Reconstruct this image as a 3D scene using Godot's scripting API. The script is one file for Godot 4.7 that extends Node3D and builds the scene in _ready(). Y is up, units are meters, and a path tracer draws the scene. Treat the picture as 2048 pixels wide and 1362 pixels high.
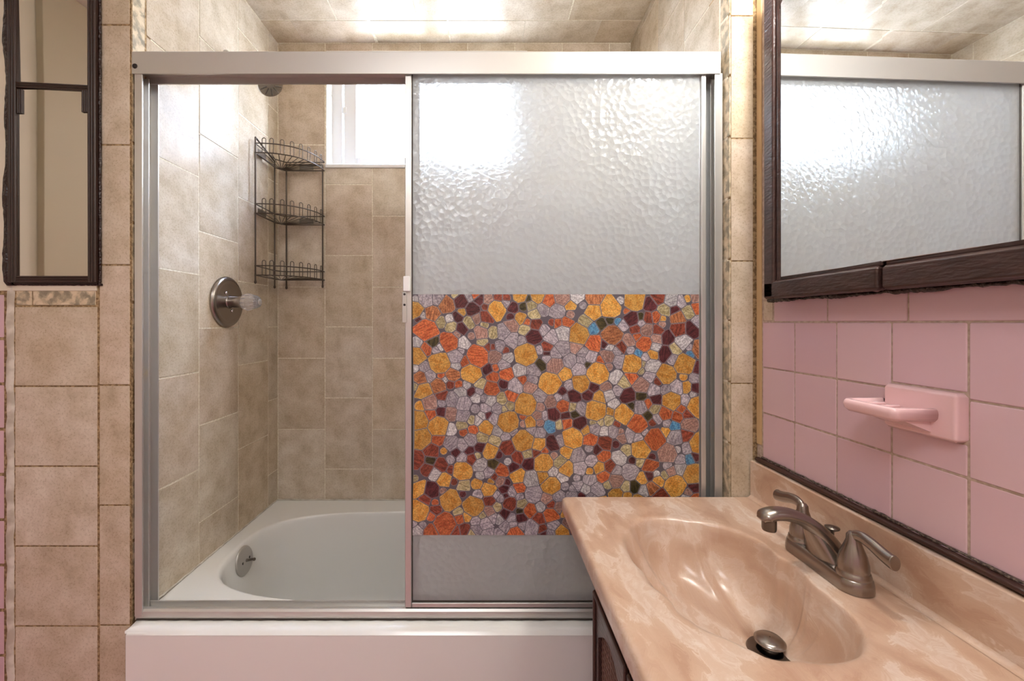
extends Node3D
# A small tiled bathroom: tub alcove with sliding shower doors ahead, vanity and mirror cabinet on the right.
# Lengths in metres. V(x, y, d) is a point x to the right, y above eye height and d ahead of the middle of the room.
const EYE := 1.2
var rng := RandomNumberGenerator.new()
var box_cache := {}
var used_names := {}
var M := {}

func V(x: float, y: float, d: float) -> Vector3:
	return Vector3(x, EYE + y, -d)

# ---------------------------------------------------------------- naming
func numbered(called: String) -> String:
	var n: int = used_names.get(called, 0)
	used_names[called] = n + 1
	return called if n == 0 else "%s_%03d" % [called, n]

func thing(called: String, label: String, category: String, at := Vector3.ZERO, group := "") -> Node3D:
	var o := Node3D.new()
	o.name = numbered(called)
	add_child(o)
	o.position = at
	o.set_meta("label", label)
	o.set_meta("category", category)
	if group != "":
		o.set_meta("group", group)
	return o

func part(parent: Node, called: String, mesh: Mesh, mat: Material, at := Vector3.ZERO, basis := Basis.IDENTITY, label := "") -> MeshInstance3D:
	var o := MeshInstance3D.new()
	o.name = called
	o.mesh = mesh
	o.material_override = mat
	parent.add_child(o, true)
	o.transform = Transform3D(basis, at)
	if label != "":
		o.set_meta("label", label)
	return o

func single(called: String, label: String, category: String, mesh: Mesh, mat: Material, at := Vector3.ZERO, basis := Basis.IDENTITY) -> MeshInstance3D:
	var o := part(self, numbered(called), mesh, mat, at, basis, label)
	o.set_meta("category", category)
	return o

func struct(called: String, mesh: Mesh, mat: Material, at := Vector3.ZERO, basis := Basis.IDENTITY) -> MeshInstance3D:
	var o := part(self, called, mesh, mat, at, basis)
	o.set_meta("kind", "structure")
	return o

# ---------------------------------------------------------------- mesh building
class MB:
	var v := PackedVector3Array()
	var n := PackedVector3Array()
	var uv := PackedVector2Array()
	var ix := PackedInt32Array()
	func tri(a: int, b: int, c: int) -> void:
		# order so that the face is clockwise seen from the side the normals point to
		var f := (v[b] - v[a]).cross(v[c] - v[a])
		if f.dot(n[a] + n[b] + n[c]) > 0.0:
			ix.append_array(PackedInt32Array([a, c, b]))
		else:
			ix.append_array(PackedInt32Array([a, b, c]))
	func vert(p: Vector3, q: Vector3, t := Vector2.ZERO) -> int:
		v.append(p); n.append(q); uv.append(t)
		return v.size() - 1
	func quad(a: int, b: int, c: int, d: int) -> void:
		tri(a, b, c); tri(a, c, d)
	func box(c: Vector3, size: Vector3, b: float, basis := Basis.IDENTITY) -> void:
		var h := size * 0.5
		b = minf(b, minf(h.x, minf(h.y, h.z)) * 0.98)
		var id := {}
		for k in 8:
			var s := Vector3(1 if k & 1 else -1, 1 if k & 2 else -1, 1 if k & 4 else -1)
			for ax in 3:
				var p := Vector3(s.x * h.x, s.y * h.y, s.z * h.z)
				for o in 3:
					if o != ax:
						p[o] -= s[o] * b
				var q := Vector3.ZERO
				q[ax] = s[ax]
				id[k * 3 + ax] = vert(c + basis * p, basis * q, Vector2(0.5 + s.x * 0.5, 0.5 - s.y * 0.5))
		for ax in 3:
			var o1 := (ax + 1) % 3
			var o2 := (ax + 2) % 3
			for sg in 2:
				var base := sg << ax
				quad(id[base * 3 + ax], id[(base | 1 << o1) * 3 + ax], id[(base | 1 << o1 | 1 << o2) * 3 + ax], id[(base | 1 << o2) * 3 + ax])
			# edges that run along ax
			for k in 4:
				var e := ((k & 1) << o1) | ((k >> 1) << o2)
				var f := e | 1 << ax
				quad(id[e * 3 + o1], id[f * 3 + o1], id[f * 3 + o2], id[e * 3 + o2])
		for k in 8:
			tri(id[k * 3], id[k * 3 + 1], id[k * 3 + 2])
	# rows of points; wrap closes each row. side +1: normals away from each row's middle, -1 towards it, 0: towards «up»
	func grid(rows: Array, wrap: bool, side := 1, up := Vector3.UP) -> void:
		var nc: int = rows[0].size()
		var nr := rows.size()
		var first := v.size()
		var acc := PackedVector3Array()
		acc.resize(nr * nc)
		var cols := nc if wrap else nc - 1
		for i in nr - 1:
			for j in cols:
				var j2 := (j + 1) % nc
				var a: Vector3 = rows[i][j]
				var b: Vector3 = rows[i][j2]
				var c: Vector3 = rows[i + 1][j2]
				var d: Vector3 = rows[i + 1][j]
				var f := (c - a).cross(d - b)
				for k in [i * nc + j, i * nc + j2, (i + 1) * nc + j2, (i + 1) * nc + j]:
					acc[k] += f
		var s := 0.0
		for i in nr:
			var mid := Vector3.ZERO
			for p in rows[i]:
				mid += p
			mid /= nc
			for j in nc:
				s += acc[i * nc + j].dot(up) if side == 0 else acc[i * nc + j].dot(rows[i][j] - mid) * side
		var sg := 1.0 if s >= 0.0 else -1.0
		for i in nr:
			for j in nc:
				var q := acc[i * nc + j] * sg
				vert(rows[i][j], q.normalized() if q.length_squared() > 0.0 else Vector3.UP, Vector2(float(j) / nc, float(i) / nr))
		for i in nr - 1:
			for j in cols:
				var j2 := (j + 1) % nc
				var a := first + i * nc + j
				var b := first + i * nc + j2
				var c := first + (i + 1) * nc + j2
				var d := first + (i + 1) * nc + j
				if v[a].distance_squared_to(v[b]) > 1e-16:
					tri(a, b, c)
				if v[c].distance_squared_to(v[d]) > 1e-16:
					tri(a, c, d)
	# a tube along points; r one radius or one per point; flat squeezes it across «wide»
	func tube(path: Array, r, seg := 10, flat := 1.0, closed := false) -> void:
		var m := path.size()
		var rows := []
		var t0: Vector3 = (path[1] - path[0]).normalized()
		var side := t0.cross(Vector3.UP if absf(t0.y) < 0.9 else Vector3.RIGHT).normalized()
		var caps := []
		for i in m:
			var t: Vector3
			if closed:
				t = (path[(i + 1) % m] - path[(i + m - 1) % m]).normalized()
			elif i == 0:
				t = t0
			elif i == m - 1:
				t = (path[m - 1] - path[m - 2]).normalized()
			else:
				t = (path[i + 1] - path[i - 1]).normalized()
			side = (side - t * side.dot(t)).normalized()
			var up := side.cross(t).normalized()
			var rr: float = r if r is float else r[i]
			var row := PackedVector3Array()
			for k in seg:
				var a := TAU * k / seg
				row.append(path[i] + (side * cos(a) + up * sin(a) * flat) * rr)
			rows.append(row)
			if not closed and (i == 0 or i == m - 1):
				caps.append([row, -t if i == 0 else t, path[i]])
		if closed:
			rows.append(rows[0])
		grid(rows, true)
		for c in caps:
			fan(c[0], c[1])
	func fan(ring, normal: Vector3) -> void:
		var mid := Vector3.ZERO
		for p in ring:
			mid += p
		mid /= ring.size()
		var c := vert(mid, normal)
		var ids := []
		for p in ring:
			ids.append(vert(p, normal))
		for k in ids.size():
			tri(c, ids[k], ids[(k + 1) % ids.size()])
	# profile of Vector2(radius, height); a repeated point makes a crease
	func lathe(profile: Array, seg: int, at := Vector3.ZERO, basis := Basis.IDENTITY, flutes := 0, depth := 0.0) -> void:
		var runs := [[]]
		for k in profile.size():
			if k > 0 and profile[k].is_equal_approx(profile[k - 1]):
				runs.append([])
			runs[-1].append(profile[k])
		for run in runs:
			if run.size() < 2:
				continue
			var rows := []
			var area := 0.0
			for p in run:
				var row := PackedVector3Array()
				for k in seg:
					var a := TAU * k / seg
					var rr: float = p.x * (1.0 + depth * cos(flutes * a))
					row.append(at + basis * Vector3(rr * cos(a), p.y, rr * sin(a)))
				rows.append(row)
			var flat_run: bool = absf(run[0].y - run[-1].y) < 1e-5
			if flat_run:
				var lo := 1e9
				var hi := -1e9
				for p in profile:
					lo = minf(lo, p.y); hi = maxf(hi, p.y)
				grid(rows, true, 0, basis * (Vector3.UP if run[0].y > (lo + hi) * 0.5 else Vector3.DOWN))
			else:
				grid(rows, true)
	# a polygon in x,y pushed out along z from z0 to z1
	func extrude(poly: PackedVector2Array, z0: float, z1: float, at := Vector3.ZERO, basis := Basis.IDENTITY) -> void:
		var t := Geometry2D.triangulate_polygon(poly)
		for pair in [[z0, -1.0], [z1, 1.0]]:
			var f := v.size()
			for p in poly:
				vert(at + basis * Vector3(p.x, p.y, pair[0]), basis * Vector3(0, 0, pair[1] * signf(z1 - z0)), p)
			for k in range(0, t.size(), 3):
				tri(f + t[k], f + t[k + 1], f + t[k + 2])
		var cw := 1.0 if Geometry2D.is_polygon_clockwise(poly) else -1.0
		for k in poly.size():
			var a := poly[k]
			var b := poly[(k + 1) % poly.size()]
			var e := b - a
			var q := basis * (Vector3(-e.y, e.x, 0).normalized() * cw)
			var i1 := vert(at + basis * Vector3(a.x, a.y, z0), q)
			var i2 := vert(at + basis * Vector3(b.x, b.y, z0), q)
			var i3 := vert(at + basis * Vector3(b.x, b.y, z1), q)
			var i4 := vert(at + basis * Vector3(a.x, a.y, z1), q)
			quad(i1, i2, i3, i4)
	func done() -> ArrayMesh:
		var a := []
		a.resize(Mesh.ARRAY_MAX)
		a[Mesh.ARRAY_VERTEX] = v
		a[Mesh.ARRAY_NORMAL] = n
		a[Mesh.ARRAY_TEX_UV] = uv
		a[Mesh.ARRAY_INDEX] = ix
		var m := ArrayMesh.new()
		m.add_surface_from_arrays(Mesh.PRIMITIVE_TRIANGLES, a)
		return m

func rbox(size: Vector3, bevel := 0.002) -> ArrayMesh:
	var key := "%.4f %.4f %.4f %.5f" % [size.x, size.y, size.z, bevel]
	if not box_cache.has(key):
		var b := MB.new()
		b.box(Vector3.ZERO, size, bevel)
		box_cache[key] = b.done()
	return box_cache[key]

# box between two corners given as V() points
func span(parent: Node, called: String, a: Vector3, b: Vector3, mat: Material, bevel := 0.0015, label := "") -> MeshInstance3D:
	var inv: Transform3D = parent.global_transform.affine_inverse()
	return part(parent, called, rbox((b - a).abs(), bevel), mat, inv * ((a + b) * 0.5), inv.basis, label)

func lathe_mesh(profile: Array, seg: int, flutes := 0, depth := 0.0) -> ArrayMesh:
	var b := MB.new()
	b.lathe(profile, seg, Vector3.ZERO, Basis.IDENTITY, flutes, depth)
	return b.done()

func tube_mesh(path: Array, r, seg := 10, flat := 1.0) -> ArrayMesh:
	var b := MB.new()
	b.tube(path, r, seg, flat)
	return b.done()

func smooth_path(pts: Array, step := 6) -> Array:
	var out := []
	for i in pts.size() - 1:
		var p0 = pts[maxi(i - 1, 0)]
		var p3 = pts[mini(i + 2, pts.size() - 1)]
		for k in step:
			out.append(pts[i].cubic_interpolate(pts[i + 1], p0, p3, float(k) / step))
	out.append(pts[-1])
	return out

# ---------------------------------------------------------------- materials
func rgb(r: int, g: int, b: int) -> Color:
	return Color8(r, g, b)

func noise_tex(freq: float, colors: Array, stops: Array, size := 512, warp := 0.0, oct := 5, type := FastNoiseLite.TYPE_SIMPLEX_SMOOTH, noise_seed := 1, gain := 0.5) -> NoiseTexture2D:
	var f := FastNoiseLite.new()
	f.noise_type = type
	f.seed = noise_seed
	f.frequency = freq
	f.fractal_octaves = oct
	f.fractal_gain = gain
	if warp > 0.0:
		f.domain_warp_enabled = true
		f.domain_warp_amplitude = warp
		f.domain_warp_frequency = freq * 0.7
		f.domain_warp_fractal_octaves = 3
	var t := NoiseTexture2D.new()
	t.width = size
	t.height = size
	t.seamless = true
	t.noise = f
	if colors.size():
		var g := Gradient.new()
		g.offsets = PackedFloat32Array(stops)
		g.colors = PackedColorArray(colors)
		t.color_ramp = g
	return t

func mat(color: Color, rough := 0.5, metal := 0.0) -> StandardMaterial3D:
	var m := StandardMaterial3D.new()
	m.albedo_color = color
	m.roughness = rough
	m.metallic = metal
	return m

func textured(t: Texture2D, scale: float, rough: float, offset := Vector3.ZERO, tint := Color.WHITE) -> StandardMaterial3D:
	var m := mat(tint, rough)
	m.albedo_texture = t
	m.uv1_triplanar = true
	m.uv1_world_triplanar = true
	m.uv1_scale = Vector3.ONE * scale
	m.uv1_offset = offset
	return m

func speckled(m: StandardMaterial3D, t: Texture2D, scale: float) -> void:
	m.detail_enabled = true
	m.detail_albedo = t
	m.detail_blend_mode = BaseMaterial3D.BLEND_MODE_MUL
	m.detail_uv_layer = BaseMaterial3D.DETAIL_UV_2
	m.uv2_triplanar = true
	m.uv2_world_triplanar = true
	m.uv2_scale = Vector3.ONE * scale

func relief(m: StandardMaterial3D, t: Texture2D, depth_cm: float) -> void:
	m.heightmap_enabled = true
	m.heightmap_texture = t
	m.heightmap_scale = depth_cm

func make_materials() -> void:
	var stone := noise_tex(0.006, [rgb(190, 175, 153), rgb(205, 191, 170), rgb(212, 199, 180), rgb(222, 211, 194)], [0.12, 0.4, 0.6, 0.9], 512, 20.0, 6, FastNoiseLite.TYPE_SIMPLEX_SMOOTH, 3, 0.62)
	var pits := noise_tex(0.035, [rgb(212, 206, 198), rgb(246, 244, 241), rgb(255, 255, 255)], [0.1, 0.32, 0.5], 512, 0.0, 5, FastNoiseLite.TYPE_SIMPLEX, 9, 0.8)
	var bump := noise_tex(0.02, [], [], 512, 0.0, 5, FastNoiseLite.TYPE_SIMPLEX, 12, 0.6)
	M.stone = []
	var tints := [rgb(255, 255, 255), rgb(250, 248, 246), rgb(246, 243, 238), rgb(255, 250, 243), rgb(249, 244, 242)]
	for k in 5:
		var m := textured(stone, 2.3, 0.24, Vector3(0.37 * k, 0.61 * k, 0.23 * k), tints[k])
		speckled(m, pits, 5.3)
		m.metallic_specular = 0.32
		relief(m, bump, 0.02)
		M.stone.append(m)
	var listello := noise_tex(0.011, [rgb(142, 132, 112), rgb(176, 162, 136), rgb(204, 186, 156), rgb(220, 204, 176)], [0.22, 0.42, 0.55, 0.75], 512, 60.0, 5, FastNoiseLite.TYPE_SIMPLEX_SMOOTH, 21)
	M.listello = [textured(listello, 5.0, 0.4), textured(listello, 5.0, 0.4, Vector3(0.4, 0.2, 0.7))]
	M.grout_light = textured(noise_tex(0.05, [rgb(214, 203, 180), rgb(236, 228, 210)], [0.3, 0.7], 256), 6.0, 0.9)
	M.grout_brown = textured(noise_tex(0.05, [rgb(120, 96, 66), rgb(176, 150, 112)], [0.3, 0.7], 256), 6.0, 0.9)
	M.grout_pink = textured(noise_tex(0.06, [rgb(168, 146, 130), rgb(196, 176, 160)], [0.2, 0.8], 256), 5.0, 0.9)
	M.pink = []
	for c in [rgb(216, 183, 190), rgb(218, 186, 192), rgb(213, 179, 187)]:
		M.pink.append(mat(c, 0.22))
	M.dish = mat(rgb(232, 194, 195), 0.12)
	M.plaster = textured(noise_tex(0.02, [rgb(188, 178, 162), rgb(220, 213, 200)], [0.3, 0.7], 256), 4.0, 0.9)
	M.wood_strip = mat(rgb(200, 168, 124), 0.6)
	M.paint = mat(rgb(228, 218, 198), 0.6)
	M.paint_light = mat(rgb(233, 226, 212), 0.6)
	M.door_paint = mat(rgb(206, 196, 176), 0.5)
	M.ceiling = mat(rgb(232, 228, 218), 0.8)
	M.floor = mat(rgb(206, 150, 150), 0.4)  # unseen floor, pink chosen to tint the lower walls by bounce
	M.enamel = mat(rgb(240, 239, 235), 0.16)
	M.alu = mat(rgb(208, 206, 202), 0.36, 0.7)
	M.alu_dull = mat(rgb(196, 193, 188), 0.45, 0.6)
	M.rubber = mat(rgb(58, 48, 40), 0.7)
	M.nickel = mat(rgb(152, 144, 137), 0.27, 1.0)
	M.nickel_dark = mat(rgb(120, 112, 104), 0.3, 1.0)
	M.chrome = mat(rgb(225, 226, 228), 0.08, 1.0)
	M.brass = mat(rgb(212, 178, 96), 0.3, 1.0)
	M.bronze_wire = mat(rgb(88, 78, 68), 0.45, 0.6)
	M.mirror = mat(rgb(236, 238, 238), 0.015, 1.0)
	M.mirror_old = mat(rgb(214, 208, 200), 0.03, 1.0)
	M.white_plastic = mat(rgb(238, 238, 238), 0.35)
	M.screw_white = mat(rgb(236, 234, 228), 0.4)
	M.hole = mat(rgb(46, 40, 38), 0.9)
	var wood := textured(noise_tex(0.02, [rgb(54, 36, 31), rgb(62, 42, 37), rgb(70, 48, 43)], [0.2, 0.5, 0.8], 256, 10.0), 3.0, 0.28)
	wood.uv1_scale = Vector3(22.0, 9.0, 2.5)
	relief(wood, noise_tex(0.05, [], [], 256, 0.0, 4, FastNoiseLite.TYPE_SIMPLEX, 33), 0.06)
	M.brown_wood = wood
	M.brown_plain = mat(rgb(62, 38, 30), 0.35)
	M.dark_brown = mat(rgb(46, 26, 18), 0.38)
	M.cane = mat(rgb(104, 72, 60), 0.6)
	M.tar = mat(rgb(40, 20, 16), 0.25)
	relief(M.tar, noise_tex(0.05, [], [], 256, 0.0, 4, FastNoiseLite.TYPE_SIMPLEX, 35), 0.3)
	M.grime = textured(noise_tex(0.06, [rgb(58, 44, 38), rgb(132, 116, 102)], [0.4, 0.7], 256), 14.0, 0.9)
	M.tar.uv1_triplanar = true
	M.tar.uv1_scale = Vector3.ONE * 6.0
	var marble := noise_tex(0.0042, [rgb(184, 148, 124), rgb(198, 165, 141), rgb(204, 174, 150), rgb(219, 199, 183), rgb(208, 180, 158), rgb(227, 214, 202)], [0.1, 0.34, 0.5, 0.58, 0.68, 0.92], 1024, 170.0, 5, FastNoiseLite.TYPE_SIMPLEX_SMOOTH, 44, 0.5)
	M.marble = textured(marble, 2.1, 0.3)
	M.marble.uv1_scale = Vector3(2.3, 2.0, 1.3)
	M.marble.clearcoat_enabled = true
	M.marble.clearcoat = 0.25
	M.marble.clearcoat_roughness = 0.14
	# pebbled obscure glass
	var glass := StandardMaterial3D.new()
	glass.albedo_color = Color(0.96, 0.98, 0.99, 0.23)
	glass.roughness = 0.1
	glass.backlight_enabled = true
	glass.backlight = Color(0.8, 0.8, 0.8)
	glass.refraction_enabled = true
	glass.refraction_scale = 0.05
	glass.uv1_triplanar = true
	glass.uv1_scale = Vector3.ONE * 2.2
	var cells := FastNoiseLite.new()
	cells.noise_type = FastNoiseLite.TYPE_CELLULAR
	cells.frequency = 0.028
	cells.seed = 5
	cells.cellular_return_type = FastNoiseLite.RETURN_DISTANCE
	cells.fractal_type = FastNoiseLite.FRACTAL_NONE
	cells.domain_warp_enabled = true
	cells.domain_warp_amplitude = 12.0
	cells.domain_warp_frequency = 0.02
	var ct := NoiseTexture2D.new()
	ct.width = 1024
	ct.height = 1024
	ct.seamless = true
	ct.noise = cells
	relief(glass, ct, 0.22)
	M.obscure = glass
	var clear := glass.duplicate()
	clear.albedo_color = Color(0.97, 0.98, 0.975, 0.03)
	clear.backlight_enabled = false
	M.obscure_clean = clear
	var pane := mat(Color(0.95, 0.97, 0.97, 0.05), 0.03)
	pane.transparency = BaseMaterial3D.TRANSPARENCY_ALPHA
	M.pane = pane
	var acrylic := mat(Color(0.97, 0.97, 0.97, 0.18), 0.04)
	acrylic.refraction_enabled = true
	acrylic.refraction_scale = 0.05
	M.acrylic = acrylic
	M.siding = mat(rgb(236, 236, 234), 0.6)
	M.bark = mat(rgb(120, 108, 96), 0.9)
	M.film = mat(Color.WHITE, 0.3)
	M.film.albedo_texture = stained_print()

# the printed film on the shower door: rounded stones between lead lines
func stained_print() -> ImageTexture:
	var w := 1176
	var h := 992
	var r := RandomNumberGenerator.new()
	r.seed = 77
	var px := PackedFloat32Array()
	var py := PackedFloat32Array()
	var pr := PackedFloat32Array()
	for stage in [[46, 44.0, 34.0], [120, 29.0, 22.0], [480, 21.0, 15.0], [1400, 15.0, 9.0]]:
		var misses := 0
		var made := 0
		while made < stage[0] and misses < 1400:
			var x := r.randf_range(0, w)
			var y := r.randf_range(0, h)
			var rad: float = r.randf_range(stage[2], stage[1])
			var ok := true
			for k in px.size():
				var need := (rad + pr[k]) * 0.9
				var dx := px[k] - x
				var dy := py[k] - y
				if dx * dx + dy * dy < need * need:
					ok = false
					break
			if ok:
				px.append(x); py.append(y); pr.append(rad)
				made += 1
			else:
				misses += 1
	var n := px.size()
	# colours: each stone has a ground colour, a second colour and a grain
	var pal := [
		[rgb(186, 178, 184), rgb(150, 142, 152)], [rgb(206, 204, 204), rgb(170, 166, 170)], [rgb(212, 162, 82), rgb(198, 138, 58)],
		[rgb(202, 112, 66), rgb(168, 80, 46)], [rgb(150, 76, 56), rgb(112, 52, 40)], [rgb(98, 46, 50), rgb(66, 30, 34)],
		[rgb(158, 122, 112), rgb(186, 150, 136)], [rgb(194, 182, 140), rgb(158, 144, 104)], [rgb(76, 68, 36), rgb(46, 42, 24)],
		[rgb(98, 156, 192), rgb(70, 124, 168)], [rgb(196, 130, 84), rgb(150, 92, 60)]]
	var ca := []
	var cb := []
	var ang := PackedFloat32Array()
	var grain := PackedFloat32Array()
	for k in n:
		var t := r.randf()
		var which := 0
		if pr[k] > 31.0:
			which = 2 if t < 0.72 else (3 if t < 0.86 else (10 if t < 0.94 else 6))
		elif pr[k] > 21.5:
			which = 2 if t < 0.2 else (3 if t < 0.36 else (4 if t < 0.44 else (5 if t < 0.54 else (0 if t < 0.72 else (1 if t < 0.8 else (6 if t < 0.9 else 10))))))
		else:
			which = 0 if t < 0.27 else (1 if t < 0.38 else (3 if t < 0.48 else (4 if t < 0.57 else (5 if t < 0.68 else (6 if t < 0.76 else (7 if t < 0.88 else (8 if t < 0.93 else (9 if t < 0.945 else 2))))))))
		var j := r.randf_range(0.9, 1.08)
		ca.append(pal[which][0] * j)
		cb.append(pal[which][1] * j)
		ang.append(r.randf() * PI)
		grain.append(r.randf_range(0.05, 0.16) if which != 2 else 0.03)
	var noise := FastNoiseLite.new()
	noise.seed = 4
	noise.frequency = 1.0
	noise.fractal_octaves = 2
	var data := PackedByteArray()
	data.resize(w * h * 3)
	var block := 16
	for by in range(0, h, block):
		for bx in range(0, w, block):
			# the stones that can reach this block
			var cx := bx + block * 0.5
			var cy := by + block * 0.5
			var near := []
			var best := 1e9
			for k in n:
				var dx := px[k] - cx
				var dy := py[k] - cy
				if absf(dx) > 130.0 or absf(dy) > 130.0:
					continue
				var d := sqrt(dx * dx + dy * dy)
				var lo := maxf(0.0, d - 12.0)
				var low := lo * lo - pr[k] * pr[k]
				var hi := (d + 12.0) * (d + 12.0) - pr[k] * pr[k]
				near.append([low, k, hi])
			var his := []
			for e in near:
				his.append(e[2])
			his.sort()
			var second: float = his[mini(1, his.size() - 1)]
			var cand := PackedInt32Array()
			for e in near:
				if e[0] <= second:
					cand.append(e[1])
			for y in range(by, mini(by + block, h)):
				for x in range(bx, mini(bx + block, w)):
					var d1 := 1e9
					var d2 := 1e9
					var k1 := 0
					var k2 := 0
					for k in cand:
						var dx := px[k] - x
						var dy := py[k] - y
						var d := dx * dx + dy * dy - pr[k] * pr[k]
						if d < d1:
							d2 = d1; k2 = k1; d1 = d; k1 = k
						elif d < d2:
							d2 = d; k2 = k
					var sep := Vector2(px[k1] - px[k2], py[k1] - py[k2]).length()
					var edge := (d2 - d1) / (2.0 * maxf(sep, 1.0))
					# round the corners off a little
					var own := sqrt(maxf(0.0, d1 + pr[k1] * pr[k1]))
					edge = minf(edge, pr[k1] * 1.75 - own)
					var a := ang[k1]
					var u := x * cos(a) + y * sin(a)
					var q := -x * sin(a) + y * cos(a)
					var g := noise.get_noise_2d(u * 0.02 + k1 * 7.0, q * grain[k1])
					var c: Color = ca[k1].lerp(cb[k1], clampf(0.35 + g * 1.6, 0.0, 1.0))
					c = c * (0.93 + 0.22 * noise.get_noise_2d(x * 0.11, y * 0.11))
					if edge < 1.5:
						c = Color(0.36, 0.34, 0.37)
					elif edge < 2.8:
						c = c.lerp(Color(0.76, 0.74, 0.76), 0.55)
					var o := (y * w + x) * 3
					data[o] = int(clampf(c.r, 0, 1) * 255)
					data[o + 1] = int(clampf(c.g, 0, 1) * 255)
					data[o + 2] = int(clampf(c.b, 0, 1) * 255)
	return ImageTexture.create_from_image(Image.create_from_data(w, h, false, Image.FORMAT_RGB8, data))

# ---------------------------------------------------------------- tiled planes
# A plane has an origin, a direction u, a direction v and a normal u x v that points into the room.
func plane_basis(u: Vector3, v: Vector3) -> Basis:
	return Basis(u.normalized(), v.normalized(), u.cross(v).normalized())

func cut(rects: Array, hole: Rect2) -> Array:
	var out := []
	for r: Rect2 in rects:
		if not r.intersects(hole):
			out.append(r)
			continue
		var x0 := r.position.x
		var x1 := r.end.x
		var y0 := maxf(r.position.y, hole.position.y)
		var y1 := minf(r.end.y, hole.end.y)
		if hole.position.y > r.position.y:
			out.append(Rect2(x0, r.position.y, x1 - x0, hole.position.y - r.position.y))
		if hole.end.y < r.end.y:
			out.append(Rect2(x0, hole.end.y, x1 - x0, r.end.y - hole.end.y))
		if hole.position.x > x0:
			out.append(Rect2(x0, y0, hole.position.x - x0, y1 - y0))
		if hole.end.x < x1:
			out.append(Rect2(hole.end.x, y0, x1 - hole.end.x, y1 - y0))
	return out

# columns of upright tiles, every second one shifted by half a tile
func upright(us: Array, lo: float, hi: float, joint_a: float, joint_b: float, pitch := 0.305, start := 0) -> Array:
	var out := []
	for c in us.size() - 1:
		var j := joint_a if (c + start) % 2 == 0 else joint_b
		var y := j - ceilf((j - lo) / pitch) * pitch
		while y < hi - 0.004:
			var a := maxf(y, lo)
			var b := minf(y + pitch, hi)
			if b - a > 0.012:
				out.append(Rect2(us[c], a, us[c + 1] - us[c], b - a))
			y += pitch
	return out

func lay(parent: Node3D, rects: Array, mats: Array, gap := 0.0036, thick := 0.008, bevel := 0.0009, called := "tile", wobble := 0.0008) -> void:
	for r: Rect2 in rects:
		var s := Vector3(r.size.x - gap, r.size.y - gap, thick)
		if s.x < 0.004 or s.y < 0.004:
			continue
		s = Vector3(snappedf(s.x, 0.001), snappedf(s.y, 0.001), thick)
		var m: Material = mats[rng.randi() % mats.size()]
		var tilt := Basis.from_euler(Vector3(rng.randf_range(-1, 1), rng.randf_range(-1, 1), rng.randf_range(-0.6, 0.6)) * 0.0025)
		part(parent, called, rbox(s, bevel), m, Vector3(r.get_center().x, r.get_center().y, -thick * 0.5 + rng.randf_range(-wobble, wobble) * 0.5), tilt)

# a slab behind a tiled plane, grout face 2 mm behind the tiles, with an optional opening
func backing(called: String, origin: Vector3, u: Vector3, v: Vector3, area: Rect2, mat_: Material, depth := 0.1, recess := 0.0012, hole := Rect2()) -> MeshInstance3D:
	var b := MB.new()
	var list := [area]
	if hole.has_area():
		list = cut(list, hole)
	for r: Rect2 in list:
		b.box(Vector3(r.get_center().x, r.get_center().y, -recess - depth * 0.5), Vector3(r.size.x, r.size.y, depth), 0.0)
	return struct(called, b.done(), mat_, origin, plane_basis(u, v))

func steps(a: float, b: float, d: float) -> Array:
	var out := []
	var x := a
	while x < b - 1e-4:
		out.append(x)
		x += d
	out.append(b)
	return out

# ---------------------------------------------------------------- the place
func _ready() -> void:
	rng.seed = 11
	var cam := Camera3D.new()
	cam.name = "camera"
	cam.projection = Camera3D.PROJECTION_FRUSTUM
	cam.near = 0.05
	cam.far = 60.0
	cam.size = 0.05 * 1362.0 / 840.0
	cam.frustum_offset = Vector2(58.0, -36.0) * 0.05 / 840.0
	cam.position = Vector3(0, EYE, 0)
	add_child(cam)
	cam.current = true
	var env := Environment.new()
	env.background_mode = Environment.BG_SKY
	var sky_mat := ProceduralSkyMaterial.new()
	sky_mat.sky_top_color = rgb(190, 211, 245)
	sky_mat.sky_horizon_color = rgb(228, 236, 248)
	sky_mat.ground_bottom_color = rgb(84, 82, 76)
	sky_mat.ground_horizon_color = rgb(110, 110, 106)
	sky_mat.energy_multiplier = 56.0
	env.sky = Sky.new()
	env.sky.sky_material = sky_mat
	env.tonemap_mode = Environment.TONE_MAPPER_LINEAR
	env.tonemap_exposure = 1.6
	env.sdfgi_enabled = true
	env.ssao_enabled = true
	env.ssil_enabled = true
	var we := WorldEnvironment.new()
	we.name = "environment"
	we.environment = env
	add_child(we)
	make_materials()
	build_shell()
	build_window()
	build_tub()
	build_doors()
	build_vanity()
	build_cabinet()
	build_left_mirror()
	build_shower_fittings()
	build_caddy()
	build_soap_dish()
	build_lamps()

const BACK := 1.8
const CEIL := 1.198
const DECK := -0.76

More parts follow.
